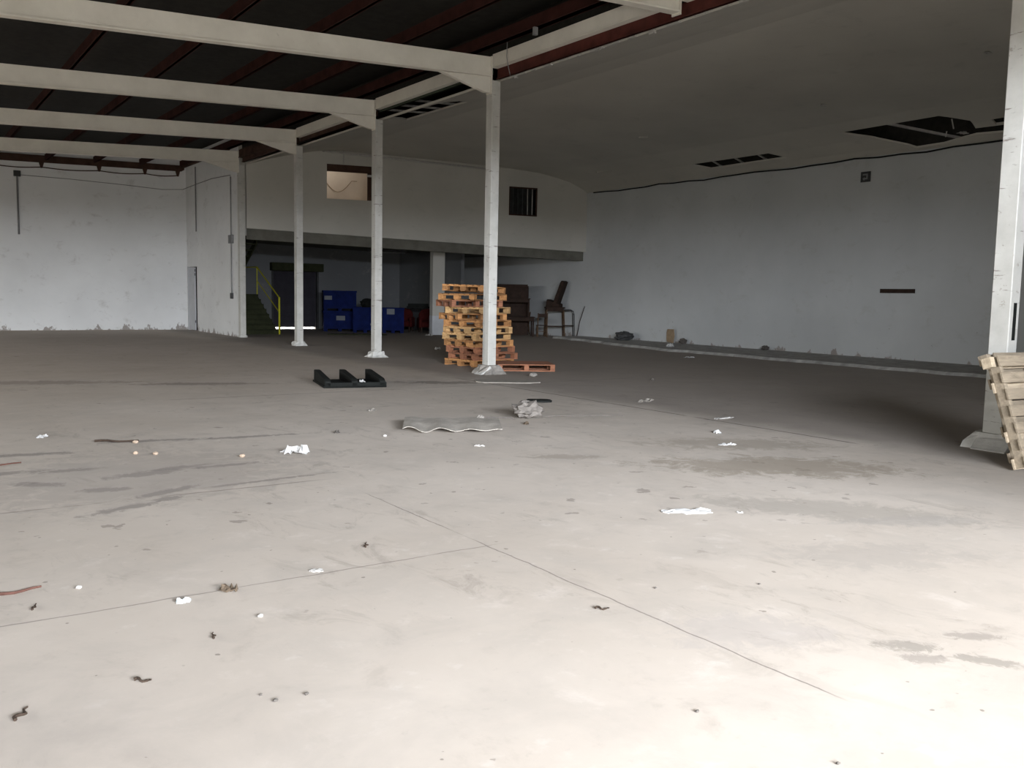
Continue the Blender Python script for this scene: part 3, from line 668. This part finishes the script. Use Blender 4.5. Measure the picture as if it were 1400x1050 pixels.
# corrugated fibre-cement sheet
m = MB(); bm = m.bm; prev = None; rr = random.Random(4); n = 48
for j in range(n + 1):
    u = j / n; x = (u - .5) * 1.12; z = .04 + .016 * math.sin(u * 2 * math.pi * 3.2 + .4) + .008 * math.sin(u * 17)
    e0 = -.33 + .03 * math.sin(u * 23) + rr.uniform(-.012, .012) + .05 * abs(2 * u - 1) ** 4; e1 = .36 + .03 * math.sin(u * 11)
    cur = [bm.verts.new((x, e0, z * 1.15)), bm.verts.new((x, 0, z * .5 + .055)), bm.verts.new((x, e1, z * .3 + .075)), bm.verts.new((x, e1, z * .3 + .066)), bm.verts.new((x, 0, z * .5 + .046)), bm.verts.new((x, e0, z * 1.15 - .009))]
    if prev:
        for i in range(6): bm.faces.new((prev[i], prev[(i + 1) % 6], cur[(i + 1) % 6], cur[i]))
    else: bm.faces.new(cur)
    prev = cur
bm.faces.new(prev[::-1])
tag(m.build('corrugated_sheet', 'sheet', None, (5.38, 8.95, 0), (0, 0, R(-30)), smooth=False), 'grey broken corrugated sheet lying in the middle of the floor', 'sheet')
def slab_(name, mat, loc, w, d, h, rot, seed, label, cat, taper=.2):
    rnd = random.Random(seed); m = MB(); pts = []
    for k in range(14):
        a = k / 14 * 2 * math.pi; c, s = math.cos(a), math.sin(a); e = 1 / max(abs(c), abs(s)) ** .8
        pts.append((c * e * w / 2 * rnd.uniform(1 - taper, 1), s * e * d / 2 * rnd.uniform(1 - taper, 1)))
    m.prism(pts, (0, 0, 0), (1, 0, 0), (0, 1, 0), (0, 0, h)); return tag(m.build(name, mat, None, loc, (0, 0, rot)), label, cat)
slab_('flat_board', 'sheet', (9.3, 13.55, 0), 1.25, .7, .015, R(-32), 3, 'flat grey board on the floor in front of the column with the pallet stack', 'board')
slab_('dark_plank', 'black', (7.95, 10.75, 0), .42, .26, .03, R(-28), 4, 'short black plank on the floor beyond the crumpled grey rag', 'plank')
lump('crumpled_rag', 'rag', (6.73, 9.35, 0), (.30, .24, .15), 5, .8, label='crumpled grey lump on the floor right of the corrugated sheet', category='rag')
m = MB(); m.tube([(0, 0, .01), (.2, .05, .015), (.45, .0, .01), (.7, .06, .012), (1.1, .03, .01)], .005, 6); tag(m.build('thin_cord', 'rag', None, (6.95, 9.3, 0), (0, 0, R(-22))), 'thin pale cord trailing right from the crumpled grey lump', 'cord')
m = MB(); m.tube([(0, 0, .008), (-.2, .05, .01), (-.45, .03, .008)], .01, 6); tag(m.build('thin_cord', 'pebble', None, (6.55, 9.4, 0), (0, 0, R(-22))), 'thin dark cord trailing left from the crumpled grey lump', 'cord')
lump('small_rubble', 'conc', (6.12, 9.5, 0), (.08, .07, .05), 15, .5, label='small grey stone just left of the crumpled grey lump', category='rubble')
lump('small_rubble', 'conc', (10.35, 14.2, 0), (.13, .1, .07), 16, .4, label='grey stone at the right foot of the column with the pallet stack', category='rubble')
SC = [('crumpled_paper', 'paper', (3.24, 8.32, 0), .26, .18, .10, 1, 'crumpled white paper on the floor left of the corrugated sheet', 'litter'),
      ('white_scrap', 'paper', (1.31, 10.42, 0), .14, .08, .03, 2, 'white paper scrap on the far left part of the floor', 'litter'),
      ('white_scrap', 'plaster', (1.94, 4.68, 0), .075, .05, .006, 3, 'flat white flake lying on the floor joint left of centre', 'litter'),
      ('white_scrap', 'glass', (1.18, 4.54, 0), .07, .045, .02, 12, 'pale shard just below the floor joint at the left', 'litter'),
      ('torn_paper', 'paper', (4.80, 4.62, 0), .36, .13, .025, 13, 'long torn white paper strip on the bright floor right of centre', 'litter'),
      ('torn_paper', 'plaster', (5.12, 4.41, 0), .05, .04, .01, 14, 'tiny white flake just right of the long torn paper strip', 'litter'),
      ('white_scrap', 'paper', (7.98, 7.27, 0), .11, .08, .04, 15, 'small white crumple at the edge of the dark right bay floor', 'litter'),
      ('white_scrap', 'paper', (7.43, 6.62, 0), .2, .08, .02, 16, 'flat white scrap on the brown floor stain at the right', 'litter'),
      ('white_scrap', 'plaster', (9.07, 8.15, 0), .34, .1, .02, 17, 'grey-white flattened strip on the floor joint in the right bay', 'litter'),
      ('white_scrap', 'plaster', (5.02, 7.8, 0), .1, .05, .02, 18, 'white flake just in front of the corrugated sheet', 'litter'),
      ('grey_scrap', 'sheet', (9.5, 10.1, 0), .38, .14, .03, 19, 'grey flat scrap on the floor at the right bay boundary', 'litter'),
      ('grey_scrap', 'sheet', (5.3, 10.9, 0), .22, .1, .03, 20, 'faint grey scrap on the floor behind the corrugated sheet', 'litter'),
      ('dry_leaf', 'leaf', (1.42, 4.59, 0), .09, .06, .04, 21, 'curled dry brown leaf on the floor joint at the left', 'leaf'),
      ('dry_leaf', 'pebble', (4.1, 9.3, 0), .1, .06, .04, 22, 'dark curled scrap left of the corrugated sheet', 'leaf'),
      ('dry_leaf', 'leaf', (6.4, 8.9, 0), .11, .06, .04, 23, 'brown curled scrap between the corrugated sheet and the grey lump', 'leaf'),
      ('white_scrap', 'plaster', (12.9, 22.3, 0), .22, .15, .08, 24, 'pale crumple on the dark floor left of the pallet stack', 'litter'),
      ('white_scrap', 'paper', (17.7, 17.2, .07), .3, .1, .04, 25, 'white scrap beside the kerb of the right bay', 'litter'),
      ('white_scrap', 'paper', (20.2, 20.5, .07), .35, .2, .12, 26, 'white crumple on the kerb slab near the far end', 'litter'),
      ('white_scrap', 'plaster', (16.9, 29.9, 0), .3, .2, .1, 27, 'pale crumple on the floor between the blue crates and the pillar', 'litter')]
for n_, mt, loc, w, d, h, sd, lab, cat in SC: scrap(n_, mt, (loc[0], loc[1], 0 if loc[1] != 20.5 else .07), w, d, h, sd, random.Random(sd).uniform(-1, 1), label=lab, category=cat)
PB = [((1.91, 8.95), .055, 'fluff', 'leftmost pale pebble of the scatter on the left floor'), ((2.06, 8.83), .055, 'fluff', 'pale pebble just right of the leftmost pale pebble'), ((2.72, 8.33), .06, 'fluff', 'orange-white pebble between the left stains and the white paper'),
      ((2.05, 9.6), .06, 'fluff', 'orange pebble farthest back in the left scatter'), ((4.45, 8.82), .05, 'plaster', 'white pebble between the white paper and the corrugated sheet'), ((.78, 5.02), .035, 'plaster', 'white pebble above the floor joint at the far left'),
      ((1.43, 4.13), .032, 'plaster', 'white pebble with dark side below the floor joint'), ((1.17, 3.22), .022, 'pebble', 'dark pebble at the lower left of the bright floor'), ((1.29, 3.21), .02, 'pebble', 'dark pebble right of another dark pebble at the lower left'),
      ((1.14, 3.3), .014, 'pebble', 'smallest dark speck above the two dark pebbles'), ((2.59, 1.76), .018, 'pebble', 'dark pebble at the bottom edge right of centre'), ((2.47, 2.29), .018, 'pebble', 'dark speck on the bright floor near the bottom'),
      ((3.36, 3.45), .016, 'pebble', 'dark speck on the bright floor right of the long joint'), ((12.0, 12.6), .09, 'pebble', 'dark stone in the right bay floor'), ((3.9, 3.2), .016, 'pebble', 'dark speck beside the pale grey patch on the bright floor')]
for i, (p, r_, mt, lab) in enumerate(PB): lump('pebble', mt, (*p, 0), (r_ * .75, r_ * .6, r_ * .5), 60 + i, .5, sub=2, label=lab, category='pebble')
def stick(loc, rot, l, r_, mt, lab, bend=.05, name='stick'):
    m = MB(); n = 7; m.tube([(l * (k / n - .5), bend * math.sin(k * 1.3), r_ + .004 * math.sin(k)) for k in range(n + 1)], [r_ * (1 - .5 * k / n) for k in range(n + 1)], 6)
    tag(m.build(name, mt, None, (*loc, 0), (0, 0, rot)), lab, 'stick')
stick((.47, 5.1), R(5), .30, .011, 'rtwig', 'reddish-brown stick at the left edge of the floor', .012)
stick((.55, 4.82), R(70), .08, .006, 'twig', 'tiny dark twig below the reddish stick', .004)
stick((.36, 3.6), R(58), .10, .007, 'twig', 'dark hooked twig near the lower left corner', .012)
stick((.79, 3.67), R(-40), .07, .007, 'twig', 'curved dark twig on the lower left floor', .008)
stick((1.17, 4.0), R(75), .07, .005, 'twig', 'thin upright-lying twig below the floor joint', .008)
stick((2.9, 3.35), R(-40), .07, .006, 'twig', 'thin forked twig on the bright floor right of the long joint', .012)
stick((1.9, 9.75), R(-25), .42, .014, 'twig', 'long dark twig at the back of the left scatter', .02)
stick((.7, 8.9), R(0), .5, .012, 'rtwig', 'thin brown twig at the left edge of the scatter', .02)
stick((2.4, 5.0), R(60), .1, .006, 'twig', 'thin curved twig right of the white flake on the joint', .01)
# far right wall debris
lump('dark_bundle', 'dgrey', (21.6, 24.2, .07), (.55, .5, .28), 31, .5, label='dark bundle lying against the far end of the right wall', category='bundle')
slab_('cardboard_piece', 'tan', (22.0, 22.4, .09), .5, .5, .02, 0, 32, 'brown cardboard piece leaning on the base of the right wall', 'cardboard', .15).rotation_euler = (R(90), 0, R(80))
bpy.data.objects['cardboard_piece'].location = (22.08, 22.4, .30)
lump('small_rubble', 'pebble', (22.0, 21.7, .07), (.22, .2, .16), 33, .5, label='dark lump beside the brown cardboard at the right wall', category='rubble')
lump('small_rubble', 'pebble', (21.95, 18.2, .07), (.2, .18, .12), 34, .5, label='dark lump alone at the base of the right wall', category='rubble')

# ------------------------------------------------------------------ stores under the mezzanine
def crate(label, loc, rot, w, d, h, lab=None):
    t = thing('plastic_crate', label, 'crate', loc, rot, 'blue plastic crates under the mezzanine')
    m = MB(); th = .035
    m.box(-w / 2, w / 2, -d / 2, d / 2, .1, .14); m.box(-w / 2, w / 2, -d / 2, -d / 2 + th, .14, h); m.box(-w / 2, w / 2, d / 2 - th, d / 2, .14, h)
    m.box(-w / 2, -w / 2 + th, -d / 2 + th, d / 2 - th, .14, h); m.box(w / 2 - th, w / 2, -d / 2 + th, d / 2 - th, .14, h)
    for k in range(7):
        x = -w / 2 + w * (k + .5) / 7; m.box(x - .012, x + .012, -d / 2 - .015, -d / 2, .16, h - .08)
    m.build('body', 'blue', t)
    m = MB(); m.box(-w / 2 - .02, w / 2 + .02, -d / 2 - .02, -d / 2 + .05, h - .07, h); m.box(-w / 2 - .02, w / 2 + .02, d / 2 - .05, d / 2 + .02, h - .07, h)
    m.box(-w / 2 - .02, -w / 2 + .05, -d / 2 + .05, d / 2 - .05, h - .07, h); m.box(w / 2 - .05, w / 2 + .02, -d / 2 + .05, d / 2 - .05, h - .07, h); m.build('rim', 'blue', t, bevel=.006)
    for x in (-w / 2 + .08, 0, w / 2 - .08):
        m = MB(); m.box(x - .07, x + .07, -d / 2, d / 2, 0, .1); m.build('skid', 'blue', t)
    if lab:
        m = MB(); m.box(lab[0], lab[0] + lab[2], -d / 2 - .022, -d / 2 - .017, lab[1], lab[1] + lab[3]); m.build('paper_label', 'label', t, label='white paper label stuck on the crate')
    return t
crate('large blue plastic crate on the floor, lower of the left pair', (15.35, 34.6, 0), (0, 0, R(-20)), 1.3, 1.0, .82, (-.15, .45, .35, .18))
crate('large blue plastic crate stacked on top of the left pair', (15.35, 34.6, .82), (0, 0, R(-20)), 1.3, 1.0, .82, (-.62, .45, .3, .16))
crate('blue plastic crate on the floor left of the second column', (15.85, 33.2, 0), (0, 0, R(-26)), .95, .9, 1.0, (.2, .3, .07, .07))
crate('blue plastic crate on the floor right of the second column', (16.85, 32.75, 0), (0, 0, R(-26)), .85, .9, 1.0, (-.25, .74, .3, .22))
lump('black_bag', 'black', (15.95, 33.2, .98), (.5, .45, .35), 41, .4, label='black bag lying on top of the blue crate behind the second column', category='bag')
slab_('flat_board', 'step', (14.6, 31.2, 0), 2.3, .5, .03, R(-24), 43, 'long grey board on the floor in front of the blue crates', 'board', .06)
def armchair(label, loc, rot):
    t = thing('armchair', label, 'armchair', loc, rot, 'dark red armchairs under the mezzanine')
    m = MB(); m.box(-.33, .33, -.35, .3, .22, .45); m.build('seat', 'dred', t, bevel=.05)
    m = MB(); m.prism([(-.36, .3), (.36, .3), (.36, .75), (.25, .92), (0, .98), (-.25, .92), (-.36, .75)], (0, .24, 0), (1, 0, 0), (0, 0, 1), (0, .14, 0)); m.build('backrest', 'dred', t, bevel=.03)
    for s in (-1, 1):
        m = MB(); m.box(s * .38 - .06, s * .38 + .06, -.36, .34, .2, .62); m.build('armrest', 'dred', t, bevel=.04)
        for y in (-.3, .28):
            m = MB(); m.box(s * .34 - .025, s * .34 + .025, y - .025, y + .025, 0, .22); m.build('leg', 'dwood', t)
    return t
a1 = armchair('dark red armchair left of two beside the pillar', (17.75, 33.6, 0), (0, 0, R(-40)))
dup(a1, 'dark red armchair right of two beside the pillar', (18.35, 32.5, 0), (0, 0, R(-20)))
m = MB(); m.box(-.45, .45, -.3, .3, 0, .07); m.box(-.4, .4, -.25, .25, .07, .18)
tag(m.build('dark_case', 'black', None, (18.1, 32.95, .99), (0, 0, R(-25)), bevel=.01), 'flat black case lying across the dark red armchairs', 'case')
def table(label, loc, rot, w, d, h, legs=True):
    t = thing('wooden_table', label, 'table', loc, rot)
    m = MB(); m.box(-w / 2, w / 2, -d / 2, d / 2, h - .04, h); m.build('tabletop', 'dwood', t, bevel=.005)
    m = MB(); m.box(-w / 2 + .06, w / 2 - .06, -d / 2 + .05, -d / 2 + .08, h - .16, h - .04); m.box(-w / 2 + .06, w / 2 - .06, d / 2 - .08, d / 2 - .05, h - .16, h - .04); m.build('apron', 'dwood', t)
    for x in (-w / 2 + .06, w / 2 - .06):
        for y in (-d / 2 + .06, d / 2 - .06):
            m = MB(); m.bar((x, y, 0), (x, y, h - .04), .055); m.build('leg', 'dwood', t)
    return t
table('dark wooden table on the floor right of the pallet stack', (20.35, 29.2, 0), (0, 0, R(-30)), 1.5, .8, .76)
t = thing('dark_cabinet', 'dark brown cabinet standing behind the table right of the pallet stack', 'cabinet', (20.75, 30.2, 0), (0, 0, R(-30)))
m = MB(); m.box(-.75, .75, -.3, .3, 0, 1.9); m.build('carcass', 'dwood', t, bevel=.01)
for s in (-1, 1):
    m = MB(); m.box(min(0, s * .73) + .01, max(0, s * .73) - .01, -.325, -.3, .08, 1.86); dd = m.build('door', 'dwood', t, bevel=.005); m = MB(); m.tube([(s * .06, -.34, .9), (s * .06, -.34, 1.05)], .01, 6); m.build('handle', 'dgrey', dd)
table('dark wooden table upside up on top of the first table', (20.3, 29.25, .76), (0, 0, R(-33)), 1.3, .75, .72)
m = MB(); m.box(-.75, .75, -.35, .35, 0, .06); m.box(-.7, .72, -.3, .3, .06, .12); tag(m.build('stacked_boards', 'dwood', None, (20.7, 30.15, 1.9), (0, 0, R(-30)), bevel=.004), 'dark boards lying on top of the brown cabinet', 'boards')
def chair(label, loc, rot, mat='cwood', seat='dwood', flip=False):
    t = thing('wooden_chair', label, 'chair', loc, rot)
    m = MB(); m.box(-.21, .21, -.21, .21, .43, .46); m.build('seat', seat, t, bevel=.01)
    for x in (-.18, .18):
        m = MB(); m.bar((x, -.18, 0), (x, -.18, .43), .04); m.build('leg', mat, t)
        m = MB(); m.bar((x, .24, 0), (x, .18, .45), .04); m.bar((x, .18, .45), (x, .27, .92), .038); m.build('leg', mat, t)
    m = MB(); m.box(-.2, .2, .235, .265, .76, .9); m.build('backrest', seat, t, bevel=.006)
    m = MB(); m.bar((-.18, -.18, .2), (.18, -.18, .2), .022); m.bar((-.18, -.18, .16), (-.18, .2, .16), .022); m.bar((.18, -.18, .16), (.18, .2, .16), .022); m.build('stretcher', mat, t)
    return t
c = chair('wooden chair with dull tan legs beside the dark tables', (21.0, 28.3, 0), (0, 0, R(150)))
dup(c, 'wooden chair half hidden behind the trestle under the mezzanine', (21.7, 30.6, 0), (0, 0, R(196)))
t = thing('wooden_trestle', 'tall trestle with tan legs by the right wall carrying a dark chair', 'trestle', (21.72, 28.45, 0), (0, 0, R(-30)))
m = MB(); m.box(-.38, .38, -.26, .26, 1.1, 1.16); m.box(-.34, .34, -.22, .22, .98, 1.1); m.build('top', 'dwood', t, bevel=.005)
for x in (-.33, .33):
    for y in (-.2, .2):
        m = MB(); m.bar((x * 1.15, y * 1.15, 0), (x, y, 1.05), .05); m.build('leg', 'cwood', t)
m = MB(); m.bar((-.36, -.22, .4), (.36, -.22, .4), .035); m.bar((-.36, .22, .4), (.36, .22, .4), .035); m.build('stretcher', 'dwood', t)
t = thing('upholstered_chair', 'dark high-backed chair tilted on top of the tall trestle', 'chair', (21.72, 28.45, 1.16), (0, 0, R(-60)))
m = MB(); m.prism([(-.3, 0), (.25, 0), (.25, .12), (-.26, .3)], (0, -.22, 0), (1, 0, 0), (0, 0, 1), (0, .44, 0)); m.build('seat', 'dwood', t, bevel=.015)
m = MB(); m.prism([(.0, .16), (.16, .12), (.46, .98), (.36, 1.04), (.30, .98)], (0, -.22, 0), (1, 0, 0), (0, 0, 1), (0, .44, 0)); m.build('backrest', 'dwood', t, bevel=.02)

t = thing('tube_chair', 'dark tubular metal chair frame by the right wall', 'chair', (21.85, 27.75, 0), (0, 0, R(-30)))
for y in (-.2, .2):
    m = MB(); m.tube([(-.2, y, .015), (.2, y, .015), (.23, y, .06), (.2, y, .9), (.17, y, 1.0), (.08, y, 1.06), (-.18, y, 1.06)], .018, 8); m.build('side_frame', 'dgrey', t)
m = MB(); m.box(-.2, .2, -.2, .2, .44, .47); m.build('seat', 'dwood', t, bevel=.01)
m = MB(); m.tube([(.2, -.2, .9), (.2, .2, .9)], .015, 6); m.build('crossbar', 'dgrey', t)
m = MB(); m.tube([(0, 0, 0), (.02, -.12, .55), (.1, -.3, 1.15)], .016, 6); tag(m.build('leaning_stick', 'dwood', None, (21.95, 27.3, .07)), 'thin dark stick leaning by the tubular chair at the right wall', 'stick')

# ------------------------------------------------------------------ camera
cam = bpy.data.cameras.new('camera'); co = bpy.data.objects.new('camera', cam); C.objects.link(co); bpy.context.scene.camera = co
F, YAW, PITCH, ROLL = 1240.04, .60678, .096501, .019065
fwd = V((math.sin(YAW) * math.cos(PITCH), math.cos(YAW) * math.cos(PITCH), -math.sin(PITCH))); r0 = V((math.cos(YAW), -math.sin(YAW), 0)); u0 = r0.cross(fwd)
rt = r0 * math.cos(ROLL) + u0 * math.sin(ROLL); up_ = u0 * math.cos(ROLL) - r0 * math.sin(ROLL)
co.matrix_world = Matrix(((rt.x, up_.x, -fwd.x, 0), (rt.y, up_.y, -fwd.y, 0), (rt.z, up_.z, -fwd.z, 1.55), (0, 0, 0, 1)))
cam.sensor_width = 36; cam.lens = F / 1400 * 36; cam.clip_end = 300; cam.clip_start = .05

# ------------------------------------------------------------------ light
def area(name, loc, rot, sx, sy, e, col):
    l = bpy.data.lights.new(name, 'AREA'); l.shape = 'RECTANGLE'; l.size = sx; l.size_y = sy; l.energy = e; l.color = col
    o = bpy.data.objects.new(name, l); C.objects.link(o); o.location = loc; o.rotation_euler = rot; return o
# daylight through the wide doorway behind the camera, plus two added fill panels
area('door_daylight', (5.8, -5.5, 7.4), (R(48), 0, R(0)), 4, 5, 1100, (1.0, .98, .95))
area('added_low_sky', (-3, -15, 5.4), (R(88), 0, R(0)), 20, 2.2, 25000, (.85, .905, 1.0))  # added low band of sky, shaped to brighten the lower walls
area('yard_bounce_fill', (2.6, -4.5, .2), (R(140), 0, R(0)), 8, 4, 2100, (1.0, .94, .84))  # added upward fill for beams and ceiling, in place of ground bounce
# daylight through the long opening in the left wall
area('side_daylight', (XL - 3.5, 19, 5.2), (0, R(-70), 0), 5, 28, 10500, (.98, .98, .95))
area('rear_yard_daylight', (15, YB + 6, 5), (0, 0, 0), 8, 8, 9000, (1, 1, 1))
pl = bpy.data.lights.new('room_lamp', 'POINT'); pl.energy = 13; pl.color = (1, .93, .84); pl.shadow_soft_size = .2
po = bpy.data.objects.new('room_lamp', pl); C.objects.link(po); po.location = fpt((W1[0] + W1[1]) / 2 - .6, .9, 6.2)
wd = bpy.data.worlds.new('sky'); bpy.context.scene.world = wd; wd.use_nodes = True
bg = wd.node_tree.nodes['Background']; bg.inputs[0].default_value = (.93, .96, 1, 1); bg.inputs[1].default_value = .6
sc = bpy.context.scene
sc.view_settings.view_transform = 'Standard'; sc.view_settings.look = 'None'; sc.view_settings.exposure = 0; sc.view_settings.gamma = 1
